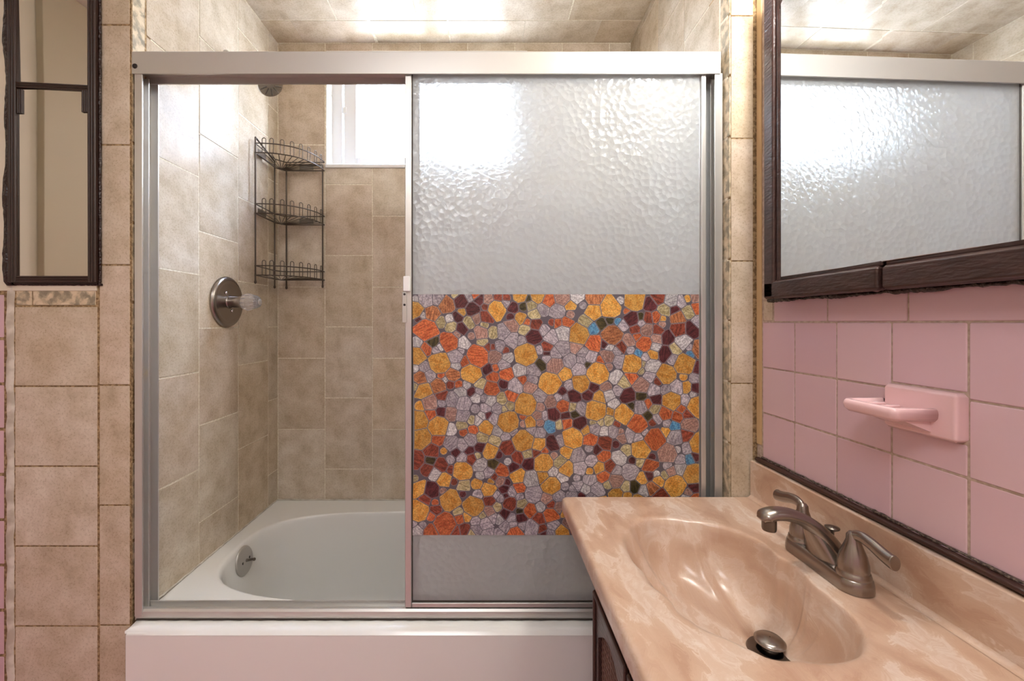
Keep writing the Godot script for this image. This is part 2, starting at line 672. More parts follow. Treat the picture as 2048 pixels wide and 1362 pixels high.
func build_shell() -> void:
	# alcove back wall: u = x, v = y above the eye
	var hole := Rect2(-0.673, 0.665, 0.863, 0.497)
	var wb := backing("wall_back", V(0, 0, BACK), Vector3.RIGHT, Vector3.UP, Rect2(-1.0, -1.2, 1.8, 2.5), M.grout_light, 0.14, 0.0012, hole)
	var us := [-0.879, -0.677, -0.4735, -0.27, -0.067, 0.136, 0.34, 0.543, 0.633]
	lay(wb, cut(upright(us, DECK, CEIL, 0.152, -0.018), hole), M.stone)
	# alcove left wall: u runs from front to back
	var ul := V(-0.879, 0, 1.8) - V(-0.893, 0, 1.066)
	var wl := backing("wall_alcove_left", V(-0.893, 0, 1.066), ul, Vector3.UP, Rect2(0.012, -1.2, 0.738, 2.5), M.grout_light)
	lay(wl, upright([0.046, 0.249, 0.453, 0.656, 0.733], DECK, CEIL, 0.15, -0.018), M.stone)
	var strip := []
	for y in steps(DECK, CEIL, 0.203):
		strip.append(Rect2(0.0, y, 0.046, minf(0.203, CEIL - y)))
	lay(wl, strip, M.listello, 0.003, 0.009, 0.003, "border_tile")
	# alcove right wall: u runs from back to front
	var ur := V(0.614, 0, 1.045) - V(0.632, 0, 1.8)
	var wr := backing("wall_alcove_right", V(0.632, 0, 1.8), ur, Vector3.UP, Rect2(0, -1.2, 0.743, 2.5), M.grout_light)
	lay(wr, upright([0.0, 0.1, 0.303, 0.506, 0.709], DECK, CEIL, 0.10, -0.052), M.stone)
	strip = []
	for y in steps(DECK, CEIL, 0.153):
		strip.append(Rect2(0.709, y, 0.046, minf(0.153, CEIL - y)))
	lay(wr, strip, M.listello, 0.003, 0.009, 0.003, "border_tile")
	# alcove ceiling: u = x, v = towards the room
	var ac := backing("ceiling_alcove", V(0, CEIL, BACK), Vector3.RIGHT, Vector3.BACK, Rect2(-1.0, -0.1, 1.8, 0.86), M.grout_light, 0.08)
	var rows := []
	for x in [-1.072, -0.767, -0.45, -0.139, 0.167, 0.471]:
		rows.append(Rect2(maxf(x, -0.893), 0, minf(x + 0.308, 0.633) - maxf(x, -0.893), 0.134))
	for k in 3:
		var y0 := 0.134 + 0.203 * k
		for x in [-0.579 - 0.305, -0.579, -0.262, 0.03, 0.339]:
			var a: float = x - (0.13 if k == 1 else 0.0)
			var b: float = minf(a + 0.306, 0.633)
			a = maxf(a, -0.893)
			rows.append(Rect2(a, y0, b - a, 0.203))
		if k == 1:
			rows.append(Rect2(0.515, y0, 0.118, 0.203))
	lay(ac, rows, M.stone, 0.003, 0.008, 0.0012)
	# wall beside the tub on the left, facing the room
	var wf := backing("wall_front_left", V(0, 0, 1.066), Vector3.RIGHT, Vector3.UP, Rect2(-1.6, -1.2, 0.707, 2.5), M.grout_brown, 0.1)
	lay(wf, upright([-0.9755, -0.8955], -1.0, 1.2, 0.146, 0.146), M.stone, 0.0035)
	var lower := []
	var y := 0.041
	while y > -1.1:
		lower.append(Rect2(-1.1895, y - 0.203, 0.212, 0.203))
		y -= 0.203
	lay(wf, lower, M.stone, 0.0035)
	lay(wf, [Rect2(-1.186, 0.043, 0.042, 0.05), Rect2(-1.1435, 0.043, 0.161, 0.05)], M.listello, 0.002, 0.007, 0.001, "border_tile")
	var pinks := []
	y = 0.074
	while y > -1.1:
		for k in 3:
			pinks.append(Rect2(-1.213 - 0.115 * (k + 1), y - 0.115, 0.115, 0.115))
		y -= 0.115
	lay(wf, pinks, M.pink, 0.004, 0.008, 0.003, "pink_tile")
	# painted wall above the pink tiles
	span(wf, "painted_wall", V(-1.6, 0.08, 1.07), V(-0.98, 1.3, 1.064), M.paint)
	# rough plaster joint between pink and stone tiles
	var pl := MB.new()
	var ra := []
	for k in 60:
		var yy := 0.1 - k * 0.02
		var wob := sin(k * 0.9) * 0.0015 + sin(k * 2.3) * 0.0012
		ra.append(PackedVector3Array([Vector3(-1.212 + wob, yy, -0.004), Vector3(-1.208 + wob, yy, 0.0015), Vector3(-1.193 + wob * 0.8, yy, 0.0018 + 0.0006 * sin(k * 1.7)), Vector3(-1.1885 + sin(k * 1.3) * 0.0016, yy, -0.004)]))
	pl.grid(ra, false, 0, Vector3.BACK)
	part(wf, "plaster_joint", pl.done(), M.plaster)
	# short wall beside the tub on the right
	var rf := backing("wall_front_right", V(0, 0, 1.045), Vector3.RIGHT, Vector3.UP, Rect2(0.617, -1.2, 0.2, 2.5), M.grout_brown, 0.1)
	lay(rf, upright([0.6165, 0.6735], -1.0, 1.2, 0.153, 0.153), M.stone, 0.003)
	# right wall: u runs towards the room (z), so v = y and normal points to -x
	var right := backing("wall_right", V(0.681, 0, 1.045), Vector3.BACK, Vector3.UP, Rect2(0, -1.2, 2.4, 2.5), M.grout_pink, 0.1, 0.0015)
	# u = 1.045 - depth
	var cols := [0.021, 0.126, 0.2354, 0.344, 0.455, 0.565, 0.675, 0.785, 0.895, 1.005, 1.115]
	var list := []
	for c in cols.size() - 1:
		for k in 3:
			list.append(Rect2(cols[c], 0.001 - 0.11 * (k + 1), cols[c + 1] - cols[c], 0.11))
		list.append(Rect2(cols[c], -0.369, cols[c + 1] - cols[c], 0.04))
	for c in steps(0.212 - 0.155, 1.2, 0.157):
		list.append(Rect2(maxf(c, 0.06), 0.001, 0.157 - (0.003 if c < 0.06 else 0.0), 0.075))
	var keep := cut(list, Rect2(0.344, -0.172, 0.111, 0.072))
	lay(right, keep, M.pink, 0.0018, 0.007, 0.0022, "pink_tile", 0.0012)
	lay(right, [Rect2(0.024, 0.003, 0.034, 0.05)], M.stone, 0.003, 0.006)
	span(right, "corner_strip", V(0.679, -0.3, 1.044), V(0.6835, 1.2, 1.026), M.wood_strip)
	span(right, "painted_wall", V(0.6815, 0.07, 1.0), V(0.69, 1.2, -1.3), M.paint)
	span(right, "pink_wainscot", V(0.682, -1.2, -0.1), V(0.69, 0.07, -1.3), M.pink[0])
	# the rest of the room, behind the camera
	var b := MB.new()
	b.box(V(-0.45, -1.25, 0.3), Vector3(2.4, 0.1, 4.2), 0.0)
	struct("floor", b.done(), M.floor)
	b = MB.new()
	b.box(V(-0.45, 1.21, -0.14), Vector3(2.5, 0.1, 2.36), 0.0)
	struct("ceiling", b.done(), M.ceiling)
	var left := span(self, "wall_left", V(-1.6, -1.2, 1.1), V(-1.5, 1.3, -1.4), M.paint_light)
	left.set_meta("kind", "structure")
	part(left, "pink_wainscot", rbox(Vector3(0.012, 1.28, 1.8), 0.002), M.pink[1], Vector3(0.054, -0.61, -0.35))
	var behind := span(self, "wall_behind", V(-1.6, -1.2, -1.3), V(0.8, 1.3, -1.4), M.paint)
	behind.set_meta("kind", "structure")
	part(behind, "pink_wainscot", rbox(Vector3(2.18, 1.28, 0.012), 0.002), M.pink[1], Vector3(-0.01, -0.61, -0.054))
	var door := span(self, "door_1", V(-1.5, -1.2, 0.7), V(-1.475, 1.159, -0.1), M.door_paint)  # out of view, placed as the darker area in the left mirror
	door.set_meta("kind", "structure")
	part(door, "door_knob", lathe_mesh([Vector2(0.001, 0), Vector2(0.025, 0.004), Vector2(0.01, 0.012), Vector2(0.01, 0.035), Vector2(0.026, 0.045), Vector2(0.02, 0.065), Vector2(0.001, 0.07)], 20), M.brass, Vector3(0.0125, -0.15, 0.3), Basis(Vector3(0, 0, 1), -PI / 2))

func build_window() -> void:
	# sliding window of white vinyl set 6 cm into the back wall
	var x0 := -0.673
	var x1 := 0.19
	var y0 := 0.665
	var y1 := 1.162
	var w := Node3D.new()
	w.name = "window_1"
	add_child(w)
	w.set_meta("kind", "structure")
	var f: Material = M.white_plastic
	# reveal tiles on the left, the sill and the lintel
	for k in 3:
		span(w, "reveal_tile", V(x0 - 0.004, y0 + 0.01 + 0.165 * k, 1.802), V(x0 + 0.003, y0 + 0.172 + 0.165 * k, 1.895), M.enamel)
		span(w, "reveal_tile", V(x1 + 0.004, y0 + 0.01 + 0.165 * k, 1.802), V(x1 - 0.003, y0 + 0.172 + 0.165 * k, 1.895), M.enamel)
	span(w, "window_sill", V(x0 - 0.002, y0 - 0.004, 1.792), V(x1, y0 + 0.012, 1.9), M.enamel, 0.003)
	span(w, "lintel_board", V(x0, y1 - 0.01, 1.8), V(x1, y1 + 0.004, 1.9), M.enamel)
	# outer frame
	span(w, "window_frame", V(x0, y0, 1.87), V(x0 + 0.045, y1, 1.94), f, 0.003)
	span(w, "window_frame", V(x1 - 0.045, y0, 1.87), V(x1, y1, 1.94), f, 0.003)
	span(w, "window_frame", V(x0 + 0.045, y0, 1.872), V(x1 - 0.045, y0 + 0.03, 1.94), f, 0.003)
	span(w, "window_frame", V(x0 + 0.045, y1 - 0.035, 1.872), V(x1 - 0.045, y1, 1.94), f, 0.003)
	# the sliding sash in front and the fixed sash behind it
	for s in [[x0 + 0.05, x0 + 0.46, 1.895], [x0 + 0.42, x1 - 0.04, 1.92]]:
		var a: float = s[0]
		var b: float = s[1]
		var d: float = s[2]
		var sash := span(w, "sash", V(a, y0 + 0.028, d - 0.012), V(a + 0.055, y1 - 0.03, d + 0.012), f, 0.003)
		for q in [[V(b - 0.055, y0 + 0.028, d - 0.012), V(b, y1 - 0.03, d + 0.012)], [V(a + 0.055, y0 + 0.028, d - 0.011), V(b - 0.055, y0 + 0.075, d + 0.011)], [V(a + 0.055, y1 - 0.065, d - 0.011), V(b - 0.055, y1 - 0.03, d + 0.011)]]:
			part(sash, "sash_rail", rbox((q[1] - q[0]).abs(), 0.003), f, (q[0] + q[1]) * 0.5 - sash.position)
		part(sash, "pane", rbox(Vector3(b - a - 0.07, y1 - y0 - 0.1, 0.003), 0.0), M.pane, V((a + b) * 0.5, (y0 + y1) * 0.5, d) - sash.position)
	span(w, "sash_latch", V(x0 + 0.046, y0 + 0.27, 1.878), V(x0 + 0.062, y0 + 0.3, 1.89), f, 0.002)
	# clapboard wall of the house next door
	var house := thing("neighbouring_house", "white clapboard house wall seen through the window", "house", V(0.2, -1.2, 4.2))
	var k := 0
	while k < 19:
		part(house, "clapboard", rbox(Vector3(7.0, 0.198, 0.02), 0.002), M.siding, Vector3(0, 0.1 + 0.21 * k, 0), Basis(Vector3.RIGHT, 0.06))
		k += 1
	part(house, "gap_shade_sheet", rbox(Vector3(7.0, 3.98, 0.02), 0.0), M.rubber, Vector3(0, 1.99, -0.06))  # dark sheet added to put shade lines between the boards
	# bare shrub branches before it
	var shrub := thing("bare_shrub", "thin bare shrub branches outside the window", "shrub", V(-0.75, -1.2, 2.9))
	var r := RandomNumberGenerator.new()
	r.seed = 8
	for t in 7:
		var p := Vector3(r.randf_range(-0.1, 0.1), 0.0, r.randf_range(-0.1, 0.1))
		var path := [p]
		for s in 12:
			p += Vector3(r.randf_range(-0.07, 0.1), 0.22, r.randf_range(-0.05, 0.05))
			path.append(p)
		var rad := []
		for s in path.size():
			rad.append(0.006 * (1.0 - 0.9 * s / path.size()))
		part(shrub, "branch", tube_mesh(path, rad, 6), M.bark)

func ring_rect(x0: float, x1: float, d0: float, d1: float, y: float, dirs: Array, mid: Vector2) -> PackedVector3Array:
	var out := PackedVector3Array()
	for d: Vector2 in dirs:
		var t := 1e9
		if absf(d.x) > 1e-6:
			t = minf(t, ((x1 if d.x > 0 else x0) - mid.x) / d.x)
		if absf(d.y) > 1e-6:
			t = minf(t, ((d1 if d.y > 0 else d0) - mid.y) / d.y)
		out.append(V(mid.x + d.x * t, y, mid.y + d.y * t))
	return out

func build_tub() -> void:
	var tub := thing("bathtub", "white enamel alcove bathtub behind the sliding shower doors", "bathtub", V(-0.13, -1.2, 1.41))
	var o := tub.position
	var x0 := -0.889
	var x1 := 0.626
	var d0 := 1.042
	var d1 := 1.7965
	var mid := Vector2(-0.135, 1.428)
	var ha := 0.69
	var hb := 0.285
	# directions round the basin, with the four corners of the deck among them
	var angs := []
	for k in 120:
		angs.append(TAU * k / 120.0)
	for c in [Vector2(x0, d0), Vector2(x1, d0), Vector2(x1, d1), Vector2(x0, d1)]:
		angs.append(fposmod((c - mid).angle(), TAU))
	angs.sort()
	var dirs := []
	for a in angs:
		dirs.append(Vector2(cos(a), sin(a)))
	var rows := []
	for spec in [[1.02, 0.0], [1.008, -0.001], [1.0, -0.005], [0.992, -0.015], [0.985, -0.04], [0.965, -0.14], [0.94, -0.24], [0.91, -0.31], [0.86, -0.345], [0.76, -0.36], [0.4, -0.366], [0.001, -0.37]]:
		var row := PackedVector3Array()
		for d: Vector2 in dirs:
			# a rounded rectangle: long sides almost straight, round ends
			var p := 3.4
			var q := pow(pow(absf(d.x) / ha, p) + pow(absf(d.y) / hb, p), -1.0 / p)
			# narrower, rounder foot end at the left back
			if d.x < 0 and d.y > 0:
				q *= 1.0 - 0.09 * pow(2.0 * absf(d.x * d.y), 2.0)
			row.append(V(mid.x + d.x * q * spec[0], DECK + spec[1], mid.y + d.y * q * spec[0]) - o)
		rows.append(row)
	var deck := []
	for spec in [[-0.006, -0.012], [0.0, -0.006], [0.006, -0.001], [0.016, 0.0]]:
		var g: float = spec[0]
		var row := ring_rect(x0 + maxf(g, 0.0) * 0.2, x1 - maxf(g, 0.0) * 0.2, d0 + g, d1, DECK + spec[1], dirs, mid)
		for k in row.size():
			row[k] -= o
		deck.append(row)
	var b := MB.new()
	b.grid(deck + rows, true, -1)
	part(tub, "basin", b.done(), M.enamel)
	# apron
	var ap := MB.new()
	ap.box(V((x0 + x1) * 0.5, (DECK - 0.006 - 1.2) * 0.5, d0 + 0.006) - o, Vector3(x1 - x0, DECK - 0.006 + 1.2, 0.024), 0.008)
	part(tub, "apron", ap.done(), M.enamel)
	# overflow plate with its trip lever
	var q := Basis(Vector3(0, 0, 1), -PI / 2 + 0.13)
	var plate := part(tub, "overflow_plate", lathe_mesh([Vector2(0.047, 0), Vector2(0.047, 0.0), Vector2(0.047, 0.002), Vector2(0.043, 0.007), Vector2(0.02, 0.009), Vector2(0.001, 0.0095)], 36), M.alu_dull, V(-0.812, -0.808, 1.425) - o, q)
	plate.set_meta("label", "round brushed metal overflow plate")
	part(plate, "trip_lever", tube_mesh(smooth_path([Vector3(0, 0.006, 0), Vector3(0, 0.018, 0.0), Vector3(-0.004, 0.034, 0.006), Vector3(-0.006, 0.044, 0.012)], 4), [0.005, 0.005, 0.005, 0.0045, 0.004, 0.004, 0.004, 0.004, 0.004, 0.004, 0.0045, 0.005, 0.005], 10), M.nickel)
	for s in [-1, 1]:
		part(plate, "screw", lathe_mesh([Vector2(0.004, 0.0), Vector2(0.004, 0.001), Vector2(0.001, 0.002)], 10), M.hole, Vector3(0.0, 0.0085, 0.02 * s))
	# caulk along the tile
	var c := MB.new()
	var path := []
	for k in 40:
		path.append(V(-0.8905 + 0.0095 * k / 39.0, DECK + 0.003 + 0.0008 * sin(k * 2.1), 1.135 + 0.66 * k / 39.0) - o)
	c.tube(path, 0.0035, 6)
	path = []
	for k in 40:
		path.append(V(-0.878 + 1.5 * k / 39.0, DECK + 0.003 + 0.0006 * sin(k * 1.7), 1.7955) - o)
	c.tube(path, 0.003, 6)
	part(tub, "caulk", c.done(), M.plaster)

func build_doors() -> void:
	# frame: header, two wall jambs and the bottom track
	var fr := thing("shower_door_frame", "brushed aluminium sliding shower door frame fixed across the tub", "door frame", V(-0.14, DECK, 1.09))
	var o := fr.position
	var hd := MB.new()
	# header profile (depth, y): hollow box with a small lip
	var prof := PackedVector2Array([Vector2(0.0, 0.688), Vector2(0.0, 0.633), Vector2(0.004, 0.633), Vector2(0.004, 0.65), Vector2(0.046, 0.65), Vector2(0.046, 0.633), Vector2(0.05, 0.633), Vector2(0.05, 0.688), Vector2(0.046, 0.692), Vector2(0.004, 0.692)])
	# pushed along x: local x = -z world (depth), y = y, z -> x
	var bs := Basis(Vector3(0, 0, -1), Vector3.UP, Vector3.RIGHT)
	hd.extrude(prof, -0.894, 0.604, Vector3(0, EYE, -1.068), bs)
	var header := part(fr, "header", hd.done(), M.alu, -o)
	span(header, "end_cap", V(0.601, 0.635, 1.069) , V(0.6055, 0.690, 1.117), M.alu_dull, 0.0005)
	for s in [[-0.885, 0.652, true], [0.597, 0.650, false]]:
		part(header, "screw", lathe_mesh([Vector2(0.0065, 0.0), Vector2(0.0055, 0.002), Vector2(0.002, 0.003), Vector2(0.0005, 0.001)], 14), M.hole if s[2] else M.screw_white, V(s[0], s[1], 1.068), Basis(Vector3.RIGHT, PI / 2))
	# wall jambs: a channel each
	for side in [-1, 1]:
		var wx := -0.889 if side < 0 else 0.611
		var dir := 1.0 if side < 0 else -1.0
		var j := MB.new()
		var y0 := DECK + 0.01
		var y1 := 0.636
		var h := y1 - y0
		var ym := (y0 + y1) * 0.5
		j.box(V(wx + dir * 0.002, ym, 1.096), Vector3(0.004, h, 0.05), 0.0008)
		j.box(V(wx + dir * 0.010, ym, 1.0725), Vector3(0.02, h, 0.004), 0.001)
		j.box(V(wx + dir * 0.009, ym, 1.097), Vector3(0.016, h, 0.003), 0.0008)
		j.box(V(wx + dir * 0.012, ym, 1.12), Vector3(0.024, h, 0.004), 0.001)
		var jamb := part(fr, "jamb", j.done(), M.alu, -o)
		for sc in [[0.468, M.screw_white], [-0.135, M.brass]]:
			if side > 0:
				sc[0] = 0.318 if sc[0] > 0 else -0.297
			part(jamb, "screw", lathe_mesh([Vector2(0.0075, 0.0), Vector2(0.0065, 0.002), Vector2(0.003, 0.003), Vector2(0.003, 0.003), Vector2(0.0005, 0.0015)], 16), sc[1], V(wx + dir * 0.004, sc[0], 1.085), Basis(Vector3(0, 0, 1), -PI / 2 * dir))
	# bottom track
	var tr := MB.new()
	prof = PackedVector2Array([Vector2(0.0, DECK), Vector2(0.0, DECK + 0.021), Vector2(0.004, DECK + 0.026), Vector2(0.012, DECK + 0.026), Vector2(0.012, DECK + 0.018), Vector2(0.03, DECK + 0.014), Vector2(0.03, DECK + 0.028), Vector2(0.034, DECK + 0.028), Vector2(0.034, DECK + 0.012), Vector2(0.056, DECK + 0.006), Vector2(0.056, DECK)])
	tr.extrude(prof, -0.888, 0.604, Vector3(0, EYE + 0.0006, -1.072), bs)
	part(fr, "bottom_track", tr.done(), M.alu, -o)
	var cl := MB.new()
	var path := []
	for k in 90:
		path.append(V(-0.884 + 1.48 * k / 89.0, DECK + 0.0028, 1.0712 + 0.0006 * sin(k * 1.9)) - o)
	cl.tube(path, 0.0022, 5)
	part(fr, "caulk", cl.done(), M.rubber)
	# the two sliding panels, both pushed to the right
	for which in 2:
		var d := 1.083 if which == 0 else 1.106
		var x0 := -0.2 if which == 0 else -0.186
		var x1 := 0.572 if which == 0 else 0.585
		var y0 := DECK + 0.0295
		var y1 := 0.648
		var p := thing("shower_door_panel", "front sliding shower door of pebbled glass with a stained glass print film" if which == 0 else "rear sliding shower door of pebbled glass behind the film covered door", "shower door", V((x0 + x1) * 0.5, y0, d), "sliding shower doors")
		var po := p.position
		var th := 0.016 if which == 0 else 0.014
		span(p, "stile", V(x0, y0, d - th * 0.5), V(x0 + 0.017, y1, d + th * 0.5), M.alu, 0.002)
		span(p, "stile", V(x1 - 0.013, y0, d - th * 0.5), V(x1, y1, d + th * 0.5), M.alu, 0.002)
		span(p, "bottom_rail", V(x0 + 0.017, y0, d - th * 0.5), V(x1 - 0.013, y0 + 0.012, d + th * 0.5), M.alu, 0.002)
		span(p, "gasket", V(x0 + 0.017, y0 + 0.012, d - 0.004), V(x1 - 0.013, y0 + 0.0155, d + 0.004), M.rubber, 0.001)
		span(p, "gasket", V(x0 + 0.017, y0 + 0.0155, d - 0.004), V(x0 + 0.0195, y1 - 0.008, d + 0.004), M.rubber, 0.001)
		span(p, "top_rail", V(x0 + 0.017, y1 - 0.008, d - th * 0.5), V(x1 - 0.013, y1, d + th * 0.5), M.alu_dull, 0.002)
		var g := BoxMesh.new()
		g.size = Vector3(x1 - x0 - 0.034, y1 - y0 - 0.026, 0.005)
		part(p, "glass", g, M.obscure if which == 0 else M.obscure_clean, V((x0 + x1) * 0.5 + 0.002, (y0 + y1) * 0.5 + 0.003, d) - po, Basis.IDENTITY, "pebbled obscure glass sheet")
		if which == 0:
			# the film: a flat printed sheet stuck on the glass, its left edge lifting
			var f := MB.new()
			var fx0 := -0.181
			var fx1 := 0.555
			var fy0 := -0.5465
			var fy1 := 0.0725
			var rows := []
			for r in 25:
				var row := PackedVector3Array()
				var yy := lerpf(fy1, fy0, r / 24.0)
				for c in 31:
					var t := c / 30.0
					var shrink := 0.006 * exp(-pow((yy + 0.26) / 0.16, 2.0))
					var lift := 0.006 * pow(maxf(0.0, 1.0 - t / 0.05), 2.0) * exp(-pow((yy + 0.26) / 0.2, 2.0))
					row.append(V(lerpf(fx0 + shrink, fx1, t), yy, d - 0.0033 - lift) - po)
				rows.append(row)
			f.grid(rows, false, 0, Vector3.BACK)
			for r in 25:
				for c in 31:
					f.uv[r * 31 + c] = Vector2(c / 30.0, r / 24.0)
			part(p, "print_film", f.done(), M.film, Vector3.ZERO, Basis.IDENTITY, "orange, maroon and grey stained glass pattern film")
			span(p, "towel_bar_bracket", V(-0.2035, 0.079, 1.0675), V(-0.1855, 0.118, 1.075), M.white_plastic, 0.002)
			var bp := span(p, "bracket_plate", V(-0.206, 0.0, 1.07), V(-0.195, 0.078, 1.075), M.alu_dull, 0.001)
			for yy in [0.072, 0.045]:
				part(bp, "screw_hole", lathe_mesh([Vector2(0.003, 0), Vector2(0.003, 0.0), Vector2(0.003, 0.0006), Vector2(0.0003, 0.0006)], 10), M.hole, V(-0.2, yy, 1.07) - po - bp.position, Basis(Vector3.RIGHT, PI / 2))

# outline of the sink bowl round the drain, at counter height: x, depth
const RIM := [[0.275, 0.799], [0.274, 0.735], [0.277, 0.70], [0.294, 0.662], [0.2926, 0.633], [0.305, 0.601], [0.321, 0.588], [0.338, 0.577], [0.3585, 0.5566], [0.372, 0.544], [0.403, 0.538], [0.452, 0.5376], [0.4935, 0.55], [0.52, 0.572], [0.533, 0.596], [0.545, 0.653], [0.545, 0.698], [0.545, 0.777], [0.5355, 0.852], [0.5115, 0.886], [0.465, 0.915], [0.416, 0.929], [0.3515, 0.9235], [0.3014, 0.883], [0.281, 0.84]]
const TOP := -0.432
const DRAIN := Vector2(0.489, 0.716)

func rim_radius(a: float) -> float:
	# polar radius of the outline in direction a, by smooth interpolation
	var n := RIM.size()
	var best := []
	for k in n:
		var p := Vector2(RIM[k][0], RIM[k][1]) - DRAIN
		best.append([fposmod(p.angle(), TAU), p.length()])
	best.sort_custom(func(x, y): return x[0] < y[0])
	a = fposmod(a, TAU)
	for k in n:
		var a0: float = best[k][0]
		var a1: float = best[(k + 1) % n][0] + (TAU if k == n - 1 else 0.0)
		var x := a
		if k == n - 1 and a < best[0][0]:
			x += TAU
		if x >= a0 and x <= a1:
			return cubic_interpolate(best[k][1], best[(k + 1) % n][1], best[(k + n - 1) % n][1], best[(k + 2) % n][1], (x - a0) / (a1 - a0))
	return best[0][1]

func build_vanity() -> void:
	# ---- cabinet under the counter
	var cab := thing("vanity_cabinet", "dark brown wooden vanity cabinet with cane panel doors under the marbled counter", "cabinet", V(0.44, -1.2, 0.43))
	var o := cab.position
	var body := MB.new()
	# open box: two sides, back and bottom, so that the bowl hangs inside
	for q in [[V(0.446, -0.89, 0.807), Vector3(0.43, 0.62, 0.016)], [V(0.446, -0.84, 0.063), Vector3(0.43, 0.72, 0.016)], [V(0.655, -0.84, 0.435), Vector3(0.012, 0.72, 0.74)], [V(0.446, -1.15, 0.435), Vector3(0.43, 0.1, 0.74)], [V(0.233, -0.84, 0.8), Vector3(0.012, 0.72, 0.03)], [V(0.233, -0.84, 0.07), Vector3(0.012, 0.72, 0.03)]]:
		body.box(q[0] - o, q[1], 0.003)
	part(cab, "body", body.done(), M.dark_brown)
	span(cab, "face_frame_rail", V(0.226, -0.515, 0.815), V(0.236, -0.468, 0.055), M.dark_brown)
	for k in 4:
		var z1 := 0.79 - 0.187 * k
		var z0 := z1 - 0.18
		# local: x runs from the far to the near side of the door, y up, z out into the room (-x)
		var bs := Basis(Vector3(0, 0, 1), Vector3.UP, Vector3.LEFT)
		var at := V(0.226, -0.5, z1) - o
		var d := MB.new()
		var w := 0.18
		var h := 0.62
		var e := 0.024
		d.extrude(PackedVector2Array([Vector2(0, -h), Vector2(e, -h), Vector2(e, 0), Vector2(0, 0)]), 0.0, 0.016, at, bs)
		d.extrude(PackedVector2Array([Vector2(w - e, -h), Vector2(w, -h), Vector2(w, 0), Vector2(w - e, 0)]), 0.0, 0.016, at, bs)
		d.extrude(PackedVector2Array([Vector2(e, -h), Vector2(w - e, -h), Vector2(w - e, -h + 0.05), Vector2(e, -h + 0.05)]), 0.0, 0.016, at, bs)
		var arch := PackedVector2Array([Vector2(e, 0), Vector2(e, -0.075)])
		for s in 13:
			var t := s / 12.0
			arch.append(Vector2(lerpf(e, w - e, t), -0.075 + 0.035 * sin(PI * t)))
		arch.append(Vector2(w - e, 0))
		d.extrude(arch, 0.0, 0.016, at, bs)
		var door := part(cab, "door", d.done(), M.brown_wood)
		# raised moulding round the outside
		var mo := MB.new()
		for q in [[Vector2(w * 0.5, -0.006), Vector2(w, 0.01)], [Vector2(0.005, -h * 0.5), Vector2(0.008, h)], [Vector2(w - 0.005, -h * 0.5), Vector2(0.008, h)]]:
			mo.box(at + bs * Vector3(q[0].x, q[0].y, 0.0175), Vector3(0.007, q[1].y, q[1].x), 0.003)
		part(door, "moulding", mo.done(), M.brown_plain)
		# woven cane panel: crossing strands before a dark back
		var back := MB.new()
		back.box(at + bs * Vector3(w * 0.5, -h * 0.5, 0.003), Vector3(0.004, h - 0.05, w - e * 2.0), 0.0)
		part(door, "panel_back", back.done(), M.dark_brown)
		var cane := MB.new()
		if k < 3:
			var u := e + 0.004
			var i := 0
			while u < w - e:
				cane.box(at + bs * Vector3(u, -h * 0.5, 0.0085 + 0.0006 * (i % 2)), Vector3(0.0012, h - 0.1, 0.0022 if i % 3 else 0.0042), 0.0)
				u += 0.0055
				i += 1
			var vv := -0.05
			i = 0
			while vv > -h + 0.05:
				cane.box(at + bs * Vector3(w * 0.5, vv, 0.0092), Vector3(0.0012, 0.0048 if i % 2 else 0.003, w - e * 2.0), 0.0)
				vv -= 0.0105
				i += 1
			var webbing := part(door, "cane_webbing", cane.done(), M.cane)
			webbing.set_meta("kind", "stuff")
	# ---- counter with the moulded shell bowl
	var top := thing("sink_counter", "peach and cream cultured marble counter with a scalloped shell sink bowl", "sink", V(0.43, TOP - 0.035, 0.55))
	o = top.position
	var x0 := 0.195
	var x1 := 0.661
	var d0 := -0.02
	var d1 := 1.043
	var angs := []
	for k in 192:
		angs.append(TAU * k / 192.0)
	for c in [Vector2(x0, d0), Vector2(x1, d0), Vector2(x1, d1), Vector2(x0, d1)]:
		angs.append(fposmod((c - DRAIN).angle(), TAU))
	angs.sort()
	var dirs := []
	var rad := PackedFloat32Array()
	for a in angs:
		dirs.append(Vector2(cos(a), sin(a)))
		rad.append(rim_radius(a))
	var rows := []
	# outside: underside, edge, rounded front edge, flat top
	for spec in [[0.004, -0.036], [0.0, -0.032], [0.0, -0.012], [0.002, -0.005], [0.006, -0.001], [0.012, 0.0], [0.02, 0.0005], [0.032, 0.0]]:
		var g: float = spec[0]
		var r := ring_rect(x0 + g, x1, d0 + g, d1 - g * 0.3, TOP + spec[1], dirs, DRAIN)
		for k in r.size():
			r[k] -= o
		rows.append(r)
